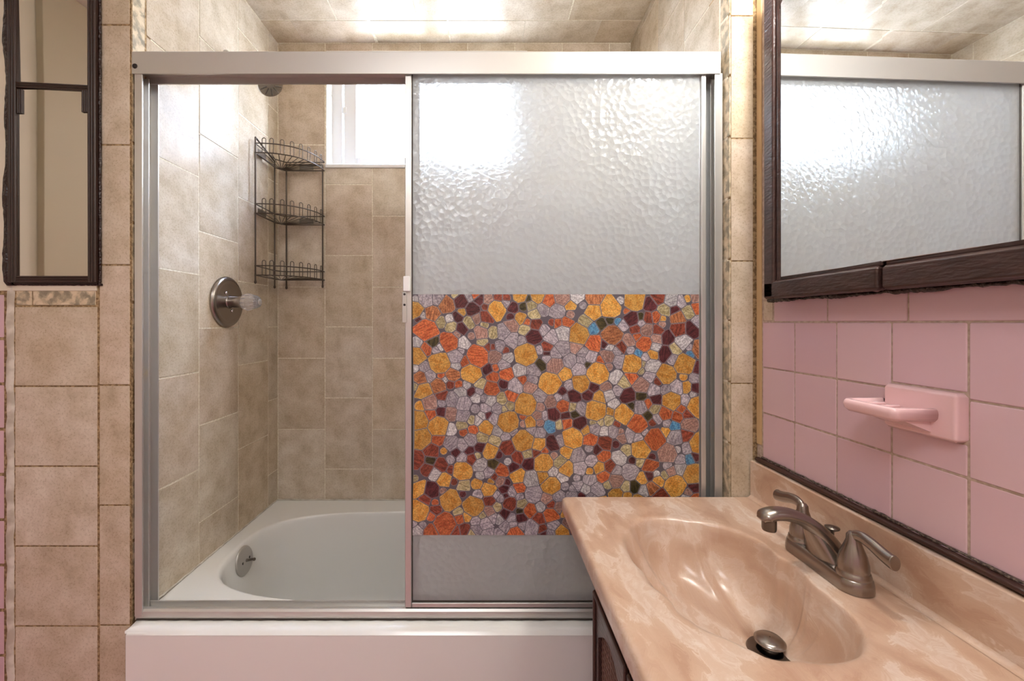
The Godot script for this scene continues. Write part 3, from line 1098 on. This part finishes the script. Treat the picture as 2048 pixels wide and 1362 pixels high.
	# inside: fraction of the rim radius, fraction of the depth
	for spec in [[1.10, 0.0], [1.045, 0.004], [1.015, 0.016], [0.995, 0.05], [0.98, 0.11], [0.96, 0.21], [0.935, 0.33], [0.905, 0.45], [0.865, 0.57], [0.81, 0.68], [0.74, 0.77], [0.65, 0.84], [0.54, 0.895], [0.42, 0.935], [0.3, 0.965], [0.2, 0.985], [0.1, 1.0]]:
		var r := PackedVector3Array()
		for k in dirs.size():
			var a: float = angs[k]
			var s: float = spec[0]
			# shell flutes: round hollows between narrow ridges, weak on the tap side
			var lobe := absf(sin(a * 5.0 + 0.5))
			var ridge := pow(1.0 - lobe, 1.6)
			var amount := 0.08 * lerpf(1.0, 0.2, smoothstep(-0.1, 0.4, cos(a))) * smoothstep(0.45, 0.88, s) * lerpf(1.0, 0.35, smoothstep(0.93, 1.0, s)) * smoothstep(1.12, 1.0, s)
			var q := rad[k] * s * (1.0 - amount * ridge)
			var depth: float = spec[1] * 0.13
			depth -= 0.008 * ridge * smoothstep(0.5, 0.75, s) * smoothstep(1.0, 0.85, s)
			q = maxf(q, 0.02)
			r.append(V(DRAIN.x + dirs[k].x * q, TOP - depth, DRAIN.y + dirs[k].y * q) - o)
		rows.append(r)
	var mb := MB.new()
	mb.grid(rows, true, -1)
	part(top, "basin", mb.done(), M.marble)
	# backsplash
	var bsx := MB.new()
	bsx.box(V(0.671, (TOP - 0.0 - 0.341) * 0.5, (d0 + d1) * 0.5) - o, Vector3(0.018, 0.341 * -1.0 - TOP, d1 - d0), 0.003)
	part(top, "backsplash", bsx.done(), M.marble)
	# cove where the backsplash meets the counter
	var cove := MB.new()
	var cr := []
	for k in 2:
		var row := PackedVector3Array()
		for s in 6:
			var t := PI * 0.5 * s / 5.0
			row.append(V(0.652 + 0.011 * sin(t), TOP + 0.0115 - 0.011 * cos(t), d0 if k == 0 else d1 - 0.004) - o)
		cr.append(row)
	cove.grid(cr, false, 0, Vector3(-1, 1, 0))
	part(top, "cove", cove.done(), M.marble)
	# drain
	var dr := part(top, "drain", lathe_mesh([Vector2(0.019, 0.001), Vector2(0.021, 0.004), Vector2(0.032, 0.005), Vector2(0.034, 0.003), Vector2(0.036, -0.001)], 32), M.nickel_dark, V(DRAIN.x, TOP - 0.13, DRAIN.y) - o)
	part(dr, "drain_tube", lathe_mesh([Vector2(0.019, 0.003), Vector2(0.019, -0.02), Vector2(0.001, -0.02)], 24), M.hole)
	part(dr, "pop_up_stopper", lathe_mesh([Vector2(0.001, -0.015), Vector2(0.014, -0.015), Vector2(0.014, 0.012), Vector2(0.014, 0.012), Vector2(0.02, 0.014), Vector2(0.0235, 0.0175), Vector2(0.0235, 0.0205), Vector2(0.019, 0.0245), Vector2(0.001, 0.0265)], 32), M.nickel)
	# painted wooden strip on top of the backsplash, with crumbling caulk above it
	var strip := MB.new()
	strip.box(V(0.674, -0.3345, 0.505), Vector3(0.014, 0.010, 1.06), 0.004)
	single("backsplash_trim", "dark brown painted trim strip along the top of the backsplash", "trim", strip.done(), M.brown_plain)
	var cm := MB.new()
	var rr := RandomNumberGenerator.new()
	rr.seed = 5
	var path := []
	var radii := []
	for k in 150:
		path.append(V(0.678, -0.3275 + rr.randf_range(-0.0012, 0.0012), 1.02 - 0.0068 * k))
		radii.append(rr.randf_range(0.0008, 0.003))
	cm.tube(path, radii, 6)
	single("crumbling_caulk", "crumbling dark caulk between the pink tiles and the brown strip", "caulk", cm.done(), M.grime)
	build_faucet()

func stadium(r: float, half: float, y: float, n := 40) -> PackedVector3Array:
	# long along z, at the origin
	var out := PackedVector3Array()
	for k in n:
		var a := TAU * k / n
		var p := Vector3(r * cos(a), y, r * sin(a))
		p.z += half * (1.0 if sin(a) >= 0.0 else -1.0) if absf(sin(a)) > 1e-4 else 0.0
		out.append(p)
	return out

func build_faucet() -> void:
	var f := thing("sink_faucet", "brushed nickel two handle centerset faucet on the sink counter", "faucet", V(0.602, TOP + 0.0008, 0.737))
	var b := MB.new()
	var rows := []
	for s in [[0.0265, 0.0], [0.027, 0.003], [0.0265, 0.012], [0.025, 0.019], [0.022, 0.022], [0.019, 0.023]]:
		rows.append(stadium(s[0], 0.054, s[1]))
	b.grid(rows, true)
	b.fan(stadium(0.019, 0.054, 0.023), Vector3.UP)
	part(f, "base_plate", b.done(), M.nickel)
	# spout: rises from a broad root and arcs over the bowl (towards -x)
	var pts := [Vector3(0.014, 0.014, 0), Vector3(0.006, 0.036, 0), Vector3(-0.012, 0.062, 0), Vector3(-0.038, 0.083, 0), Vector3(-0.066, 0.094, 0), Vector3(-0.09, 0.096, 0), Vector3(-0.106, 0.092, 0), Vector3(-0.114, 0.085, 0)]
	var path := smooth_path(pts, 6)
	var rad := []
	for k in path.size():
		var t := float(k) / (path.size() - 1)
		rad.append(lerpf(0.03, 0.0165, smoothstep(0.0, 0.5, t)) * (1.0 if t < 0.86 else lerpf(1.0, 0.6, smoothstep(0.86, 1.0, t))))
	var sp := MB.new()
	sp.tube(path, rad, 20, 0.66)
	# fairing from the base plate up to the spout
	rows = []
	for s in [[0.02, 0.042, 0.016, 0.0], [0.021, 0.032, 0.03, -0.004], [0.02, 0.024, 0.045, -0.010], [0.017, 0.018, 0.06, -0.018], [0.01, 0.01, 0.072, -0.028]]:
		var row := PackedVector3Array()
		for k in 28:
			var a := TAU * k / 28.0
			row.append(Vector3(s[3] + s[0] * cos(a), s[2], s[1] * sin(a)))
		rows.append(row)
	sp.grid(rows, true)
	part(f, "spout", sp.done(), M.nickel)
	part(f, "aerator", lathe_mesh([Vector2(0.0105, 0.0), Vector2(0.0105, 0.0), Vector2(0.0115, 0.004), Vector2(0.0115, 0.02), Vector2(0.0115, 0.02), Vector2(0.0005, 0.02)], 24), M.nickel_dark, Vector3(-0.1, 0.067, 0))
	for s in [1.0, -1.0]:
		# body turned on the lathe, then the lever
		var h := part(f, "handle", lathe_mesh([Vector2(0.0235, 0.021), Vector2(0.0235, 0.024), Vector2(0.022, 0.029), Vector2(0.0205, 0.0295), Vector2(0.021, 0.033), Vector2(0.0205, 0.042), Vector2(0.0175, 0.056), Vector2(0.0125, 0.069), Vector2(0.0095, 0.078), Vector2(0.009, 0.086), Vector2(0.006, 0.0905), Vector2(0.0005, 0.092)], 28), M.nickel, Vector3(0, 0, 0.054 * s))
		var lp := smooth_path([Vector3(0, 0.074, -0.002 * s), Vector3(0, 0.0855, 0.004 * s), Vector3(0, 0.0895, 0.016 * s), Vector3(0, 0.0875, 0.032 * s), Vector3(0, 0.082, 0.05 * s), Vector3(0, 0.079, 0.064 * s), Vector3(0, 0.079, 0.07 * s)], 5)
		var lr := []
		for k in lp.size():
			var t := float(k) / (lp.size() - 1)
			lr.append(lerpf(0.008, 0.0115, t) * (1.0 if t < 0.95 else 0.93))
		part(h, "lever", tube_mesh(lp, lr, 16, 0.72), M.nickel)
	var rod := part(f, "lift_rod", lathe_mesh([Vector2(0.003, 0.02), Vector2(0.003, 0.056), Vector2(0.005, 0.058), Vector2(0.005, 0.058), Vector2(0.011, 0.062), Vector2(0.0112, 0.0645), Vector2(0.004, 0.0665), Vector2(0.0003, 0.067)], 18), M.nickel_dark, Vector3(0.024, 0, -0.016))
	rod.set_meta("label", "small lift rod knob behind the spout")

func build_cabinet() -> void:
	var far := 0.952
	var split := 0.674
	var near := 0.396
	var x := 0.634
	var y0 := 0.052
	var y1 := 0.775
	var c := thing("medicine_cabinet", "dark brown framed medicine cabinet with two mirror doors above the pink tiles", "cabinet", V(0.66, y0, 0.674))
	var o := c.position
	span(c, "case", V(0.656, y0 + 0.004, far - 0.004), V(0.76, y1 - 0.004, near + 0.004), M.dark_brown, 0.002)
	for k in 2:
		var za := far if k == 0 else split - 0.0015
		var zb := split + 0.0015 if k == 0 else near
		var d := MB.new()
		var zo := za if k == 0 else zb
		var sg := -1.0 if k == 0 else 1.0
		# outer stile: flat band, rounded bead and inner slope
		d.box(V(x + 0.011, (y0 + y1) * 0.5, zo + sg * 0.017) - o, Vector3(0.022, y1 - y0, 0.034), 0.005)
		d.box(V(x + 0.013, (y0 + y1) * 0.5, zo + sg * 0.041) - o, Vector3(0.018, y1 - y0 - 0.06, 0.014), 0.006)
		d.box(V(x + 0.017, (y0 + y1) * 0.5, zo + sg * 0.053) - o, Vector3(0.01, y1 - y0 - 0.06, 0.012), 0.003)
		for top in 2:
			var yc := y0 + 0.02 if top == 0 else y1 - 0.02
			d.box(V(x + 0.011, yc, (za + zb) * 0.5) - o, Vector3(0.022, 0.04, absf(za - zb)), 0.006)
			d.box(V(x + 0.015, yc + (0.024 if top == 0 else -0.024), (za + zb) * 0.5) - o, Vector3(0.014, 0.012, absf(za - zb)), 0.004)
		if true:
			# shaped upper corner of the frame
			var arch := PackedVector2Array([Vector2(0, 0), Vector2(0.10, 0)])
			for s in 9:
				var t := s / 8.0
				arch.append(Vector2(0.10 * (1.0 - t), -0.06 * t * t))
			d.extrude(arch, 0.0, 0.012, V(x + 0.016, y1 - 0.035, zo + sg * 0.05) - o, Basis(Vector3(0, 0, -sg), Vector3.UP, Vector3(-1, 0, 0)))
		var leaf := part(c, "door", d.done(), M.brown_wood)
		var ma := zo + sg * 0.05
		var mb_ := split
		var pane := part(leaf, "mirror", rbox(Vector3(0.004, y1 - y0 - 0.09, absf(ma - mb_) - 0.002), 0.0015), M.mirror, V(x + 0.009, (y0 + y1) * 0.5, (ma + mb_) * 0.5) - o, Basis(Vector3.UP, deg_to_rad(MIRROR_TURN)))
		pane.set_meta("label", "mirror pane")
	# ragged dark paint where the cabinet meets the tiles
	var rag := MB.new()
	var rr := RandomNumberGenerator.new()
	rr.seed = 15
	var path := []
	var radii := []
	for k in 120:
		path.append(V(0.668, y0 - 0.001 + rr.randf_range(-0.001, 0.001), far + 0.03 - 0.005 * k) - o)
		radii.append(0.0042 + 0.0014 * sin(k * 0.21) + 0.0008 * sin(k * 0.53 + 1.0) + rr.randf_range(-0.0004, 0.0004))
	rag.tube(path, radii, 7)
	part(c, "sealant", rag.done(), M.tar)

const MIRROR_TURN := 1.5

func build_left_mirror() -> void:
	# narrow mirror in a reeded frame on the wall left of the tub
	var d := 1.066
	var m := thing("framed_mirror", "narrow wall mirror in a reeded dark brown frame left of the tub", "mirror", V(-1.086, 0.095, d))
	var o := V(-1.095, 0.095, d)
	var xl := -1.2
	var xr := -0.979
	var yb := 0.097
	var yt := 0.98
	span(m, "backing_board", V(xl + 0.015, yb, d - 0.0005), V(xr + 0.005, yt, d - 0.006), M.dark_brown)
	var reed := func(a: Vector3, b: Vector3, wide: float) -> ArrayMesh:
		# three beads side by side between two points on the wall plane
		var r := MB.new()
		var along := (b - a).normalized()
		var across := along.cross(Vector3.BACK).normalized()
		for k in 3:
			var off := across * wide * (k - 1) / 3.0
			r.tube([a + off, b + off], wide / 5.6, 10)
		var c := (a + b) * 0.5
		var size := Vector3(wide, (b - a).length(), 0.008) if absf(along.y) > 0.7 else Vector3((b - a).length(), wide, 0.008)
		var tilt := Basis.IDENTITY
		if absf(along.y) <= 0.7:
			tilt = Basis(Vector3.BACK, atan2(along.y, along.x))
		r.box(c - Vector3(0, 0, 0.003), size, 0.001, tilt)
		return r.done()
	part(m, "frame_stile", reed.call(V(-1.1885, yb + 0.004, d - 0.013) - o, V(-1.1905, yt, d - 0.013) - o, 0.02), M.dark_brown)
	part(m, "frame_stile", reed.call(V(-0.9885, yb + 0.004, d - 0.013) - o, V(-0.9905, yt, d - 0.013) - o, 0.02), M.dark_brown)
	part(m, "frame_rail", reed.call(V(-1.18, yb + 0.012, d - 0.012) - o, V(-0.999, yb + 0.012, d - 0.012) - o, 0.016), M.dark_brown)
	part(m, "frame_rail", reed.call(V(-1.18, 0.597, d - 0.012) - o, V(-1.0, 0.588, d - 0.012) - o, 0.015), M.dark_brown)
	# short reeded end blocks under the cross rail
	part(m, "frame_block", reed.call(V(-1.008, 0.582, d - 0.0115) - o, V(-1.008, 0.528, d - 0.0115) - o, 0.016), M.dark_brown)
	part(m, "frame_block", reed.call(V(-1.172, 0.585, d - 0.0115) - o, V(-1.172, 0.525, d - 0.0115) - o, 0.014), M.dark_brown)
	part(m, "mirror", rbox(Vector3(0.19, 0.48, 0.004), 0.0005), M.mirror_old, V(-1.09, 0.346, d - 0.008) - o, Basis.IDENTITY, "lower mirror pane")
	part(m, "mirror", rbox(Vector3(0.19, 0.38, 0.004), 0.0005), M.mirror_old, V(-1.09, 0.78, d - 0.008) - o, Basis(Vector3.RIGHT, 0.01), "upper mirror pane")
	# thick uneven sealant down the left side, thinner on the right
	var rr := RandomNumberGenerator.new()
	rr.seed = 3
	for side in 2:
		var t := MB.new()
		var path := []
		var radii := []
		for k in 90:
			var y := yb - 0.004 + 0.01 * k
			path.append((V(-1.2055 - 0.003 * sin(k * 0.11) if side == 0 else -0.9775, y, d - 0.004) - o) + Vector3(rr.randf_range(-0.0006, 0.0006), 0, 0))
			radii.append((0.0105 + 0.002 * sin(k * 0.33) + rr.randf_range(-0.0006, 0.0006)) if side == 0 else 0.0028 + rr.randf_range(0, 0.0009))
		radii[0] = radii[0] * 0.5
		t.tube(path, radii, 9)
		part(m, "sealant", t.done(), M.tar)
	var u := MB.new()
	var path := []
	for k in 40:
		path.append(V(-1.2 + 0.0058 * k, yb - 0.001 + rr.randf_range(-0.0006, 0.0006), d - 0.002) - o)
	u.tube(path, 0.003, 6)
	part(m, "sealant", u.done(), M.tar)

func build_shower_fittings() -> void:
	# wall at the valve: axis points away from the left wall (+x)
	var q := Basis(Vector3(0, 0, 1), -PI / 2)
	var at := V(-0.8855, 0.0707, 1.448)
	var v := thing("shower_valve", "round brushed nickel shower valve with a clear acrylic knob", "shower valve", at)
	part(v, "escutcheon", lathe_mesh([Vector2(0.087, 0.0), Vector2(0.0875, 0.004), Vector2(0.085, 0.009), Vector2(0.08, 0.0125), Vector2(0.073, 0.0135), Vector2(0.067, 0.012), Vector2(0.062, 0.0105), Vector2(0.03, 0.012), Vector2(0.02, 0.0125)], 64), M.nickel, Vector3.ZERO, q)
	part(v, "stem_sleeve", lathe_mesh([Vector2(0.023, 0.011), Vector2(0.023, 0.014), Vector2(0.02, 0.017), Vector2(0.0195, 0.056), Vector2(0.0195, 0.056), Vector2(0.001, 0.056)], 32), M.nickel, Vector3.ZERO, q)
	var k := part(v, "knob", lathe_mesh([Vector2(0.001, 0.056), Vector2(0.018, 0.056), Vector2(0.018, 0.056), Vector2(0.025, 0.062), Vector2(0.0285, 0.072), Vector2(0.027, 0.084), Vector2(0.0225, 0.098), Vector2(0.02, 0.108), Vector2(0.017, 0.114), Vector2(0.017, 0.114), Vector2(0.001, 0.115)], 72, 12, 0.055), M.acrylic, Vector3.ZERO, q, "clear fluted acrylic knob")
	part(k, "cap", lathe_mesh([Vector2(0.0105, 0.1155), Vector2(0.0105, 0.1175), Vector2(0.009, 0.1185), Vector2(0.0005, 0.119)], 20), M.alu_dull)
	for s in [Vector2(0.03, 0.02), Vector2(-0.03, -0.014)]:
		part(v, "screw", lathe_mesh([Vector2(0.005, 0.0), Vector2(0.0045, 0.0025), Vector2(0.0005, 0.003)], 12), M.chrome, Vector3(0.0125, s.x, s.y), q)
	# shower arm and head
	var sa := V(-0.8855, 0.91, 1.46)
	var h := thing("shower_sprayer", "chrome shower head on a bent arm, mostly hidden by the header rail", "shower head", sa)
	part(h, "wall_flange", lathe_mesh([Vector2(0.033, 0.0), Vector2(0.032, 0.004), Vector2(0.022, 0.011), Vector2(0.012, 0.013)], 32), M.chrome, Vector3.ZERO, q)
	part(h, "arm", tube_mesh(smooth_path([Vector3(0, 0, 0), Vector3(0.05, 0.006, 0), Vector3(0.095, -0.004, 0), Vector3(0.122, -0.044, 0)], 6), 0.0105, 12), M.chrome)
	var tilt := Basis(Vector3.UP, -0.5) * Basis(Vector3(0, 0, 1), -2.42)
	part(h, "ball_joint", lathe_mesh([Vector2(0.001, -0.006), Vector2(0.012, -0.002), Vector2(0.015, 0.01), Vector2(0.012, 0.022)], 20), M.chrome, Vector3(0.122, -0.05, 0), tilt)
	var head := part(h, "spray_head", lathe_mesh([Vector2(0.012, 0.018), Vector2(0.018, 0.026), Vector2(0.036, 0.044), Vector2(0.043, 0.05), Vector2(0.044, 0.056), Vector2(0.041, 0.0605), Vector2(0.041, 0.0605), Vector2(0.0, 0.059)], 40), M.chrome, Vector3(0.122, -0.05, 0), tilt)
	for s in 10:
		var a := TAU * s / 10.0
		part(head, "nozzle_rib", rbox(Vector3(0.024, 0.003, 0.003), 0.001), M.nickel_dark, Vector3(cos(a) * 0.025, 0.0605, sin(a) * 0.025), Basis(Vector3.UP, -a))

func build_caddy() -> void:
	# three-tier wire corner shelf screwed into the back left corner
	var cx := -0.872
	var cd := 1.792
	var c := thing("corner_caddy", "three tier bronze wire corner shelf screwed to the shower tiles", "shower caddy", V(cx, 0.15, cd))
	var wire: Material = M.bronze_wire
	# local: x right, y up, z towards the room
	var along := [Vector3(0.006, 0, 0.194), Vector3(0.006, 0, 0.046), Vector3(0.036, 0, 0.006), Vector3(0.19, 0, 0.006)]
	for k in 4:
		var p: Vector3 = along[k]
		var lo := 0.002 if k == 0 or k == 3 else -0.004
		var hi := 0.555 if k == 0 else 0.52
		var b := MB.new()
		b.tube([p + Vector3(0, lo, 0), p + Vector3(0, hi, 0)], 0.0032, 8)
		b.lathe([Vector2(0.001, -0.005), Vector2(0.0045, -0.002), Vector2(0.0045, 0.006), Vector2(0.003, 0.008)], 10, p + Vector3(0, lo, 0))
		part(c, "post", b.done(), wire)
	# top rails along the two walls
	part(c, "wall_rail", tube_mesh([Vector3(0.006, 0.555, 0.194), Vector3(0.006, 0.52, 0.046)], 0.0032, 8), wire)
	part(c, "wall_rail", tube_mesh([Vector3(0.036, 0.52, 0.006), Vector3(0.19, 0.52, 0.006)], 0.0032, 8), wire)
	for level in [0.495, 0.265, 0.03]:
		var s := Node3D.new()
		s.name = "shelf"
		c.add_child(s, true)
		s.position = Vector3(0, level, 0)
		# front arc from the left wall to the back wall
		var arc := []
		for k in 25:
			var t := PI * 0.5 * k / 24.0
			arc.append(Vector3(0.006 + 0.192 * pow(sin(t), 0.85), 0, 0.006 + 0.192 * pow(cos(t), 0.85)))
		var rim := MB.new()
		for y in [0.0, 0.036]:
			var p := []
			for a in arc:
				p.append(a + Vector3(0, y, 0))
			rim.tube(p, 0.0022, 7)
			rim.tube([Vector3(0.006, y, 0.198), Vector3(0.006, y, 0.04)], 0.0022, 7)
			rim.tube([Vector3(0.006, y, 0.04), Vector3(0.034, y, 0.006)], 0.0022, 7)
			rim.tube([Vector3(0.034, y, 0.006), Vector3(0.198, y, 0.006)], 0.0022, 7)
		part(s, "rim_wire", rim.done(), wire)
		for k in 8:
			var i: int = 2 + k * 20 / 7
			var m: Vector3 = arc[i]
			var t: Vector3 = (arc[i + 1] - arc[i - 1]).normalized() * 0.0065
			var q := [m - t, m - t + Vector3(0, 0.05, 0)]
			for w in 7:
				var a := PI * w / 6.0
				q.append(m - t * cos(a) + Vector3(0, 0.05 + 0.0065 * sin(a), 0))
			q.append(m + t)
			part(s, "guard_loop", tube_mesh(q, 0.0014, 6), wire)
		for k in 13:
			var m: Vector3 = arc[k * 2]
			part(s, "floor_wire", tube_mesh([Vector3(0.022, -0.002, 0.022), m + Vector3(0, -0.001, 0)], 0.0014, 6), wire)
		if level > 0.2:
			part(s, "mounting_plate", rbox(Vector3(0.002, 0.022, 0.06), 0.0005), M.nickel_dark, Vector3(0.003, 0.016, 0.14))
			part(s, "mounting_plate", rbox(Vector3(0.06, 0.022, 0.002), 0.0005), M.nickel_dark, Vector3(0.12, 0.016, 0.003))

func build_soap_dish() -> void:
	# ceramic dish set into the pink tiles
	var s := thing("soap_dish", "glossy pink ceramic soap dish set into the pink wall tiles", "soap dish", V(0.681, -0.1355, 0.6455))
	var o := s.position
	part(s, "back_plate", rbox(Vector3(0.024, 0.071, 0.111), 0.006), M.dish, Vector3(-0.004, -0.0005, 0))
	# tray: frame with a hollow, thinner towards the front
	var rows := []
	var outline := func(grow: float, y: float) -> PackedVector3Array:
		var r := PackedVector3Array()
		var x0 := -0.076 - grow
		var x1 := -0.008
		var h0 := 0.046 + grow
		var h1 := 0.05 + grow
		var rad := 0.009
		for k in 5:
			var a := PI + PI * 0.5 * k / 4.0
			r.append(Vector3(x0 + rad + rad * cos(a), y, -h0 + rad + rad * sin(a)))
		r.append(Vector3(x1, y, -h1))
		r.append(Vector3(x1, y, h1))
		for k in 5:
			var a := PI * 0.5 + PI * 0.5 * k / 4.0
			r.append(Vector3(x0 + rad + rad * cos(a), y, h0 - rad + rad * sin(a)))
		return r
	for g in [[-0.02, -0.011], [-0.004, -0.011], [0.0, -0.006], [0.001, 0.001], [0.0, 0.006], [-0.002, 0.0085], [-0.007, 0.0085], [-0.010, 0.002]]:
		rows.append(outline.call(g[0], g[1]))
	var b := MB.new()
	b.grid(rows, true)
	b.fan(rows[-1], Vector3.UP)
	b.fan(rows[0], Vector3.DOWN)
	part(s, "tray", b.done(), M.dish, Vector3(0, 0, -0.018))
	for k in 3:
		part(s, "drain_ridge", rbox(Vector3(0.036, 0.005, 0.007), 0.0024), M.dish, Vector3(-0.04, 0.003, -0.042 + 0.024 * k))
	# bracket under the tray
	var w := MB.new()
	w.extrude(PackedVector2Array([Vector2(-0.066, -0.007), Vector2(-0.006, -0.007), Vector2(-0.006, -0.03), Vector2(-0.014, -0.028)]), -0.052, 0.022)
	part(s, "bracket", w.done(), M.dish)

func build_lamps() -> void:
	# globe lamp on the wall above the medicine cabinet
	var at := V(0.56, 0.822, 0.66)
	var l := thing("vanity_lamp", "white globe wall lamp above the medicine cabinet", "lamp", at)
	var glow := mat(rgb(255, 250, 240), 0.4)
	glow.emission_enabled = true
	glow.emission = rgb(255, 252, 247)
	glow.emission_energy_multiplier = 40.0
	var sp := SphereMesh.new()
	sp.radius = 0.055
	sp.height = 0.11
	part(l, "bulb_globe", sp, glow)
	part(l, "arm", tube_mesh([Vector3(0.05, 0, 0), Vector3(0.115, 0, 0)], 0.012, 12), M.nickel)
	part(l, "wall_plate", lathe_mesh([Vector2(0.001, 0.012), Vector2(0.05, 0.01), Vector2(0.055, 0.0)], 28), M.nickel, Vector3(0.1205, 0, 0), Basis(Vector3(0, 0, 1), PI / 2))
	var om := OmniLight3D.new()
	om.name = "vanity_lamp_light"
	om.light_color = rgb(255, 252, 247)
	om.light_energy = LAMP
	om.light_size = 0.05
	om.omni_range = 8.0
	om.omni_attenuation = 2.0
	om.shadow_enabled = true
	l.add_child(om)
	# added fill panel behind the camera, stands in for soft bounced light
	var ca := V(-0.3, 1.16, -0.45)
	var cl := thing("added_fill_panel", "added flat square white fill panel on the ceiling behind the camera", "lamp", ca)
	part(cl, "fill_panel_frame", rbox(Vector3(0.64, 0.03, 0.64), 0.004), M.white_plastic, Vector3(0, -0.005, 0))
	var panel_glow := glow.duplicate()
	panel_glow.emission_energy_multiplier = 1.2
	part(cl, "fill_panel_face", rbox(Vector3(0.6, 0.006, 0.6), 0.002), panel_glow, Vector3(0, -0.022, 0))
	var ar := AreaLight3D.new()
	ar.name = "added_fill_light"
	ar.light_color = rgb(248, 250, 255)
	ar.light_energy = FILL_PANEL
	ar.area_size = Vector2(0.6, 0.6)
	ar.area_range = 8.0
	ar.area_attenuation = 2.0
	ar.shadow_enabled = true
	cl.add_child(ar)
	ar.transform = Transform3D(Basis(Vector3.RIGHT, -PI / 2), Vector3(0, -0.028, 0))

const LAMP := 0.085
const FILL_PANEL := 0.88
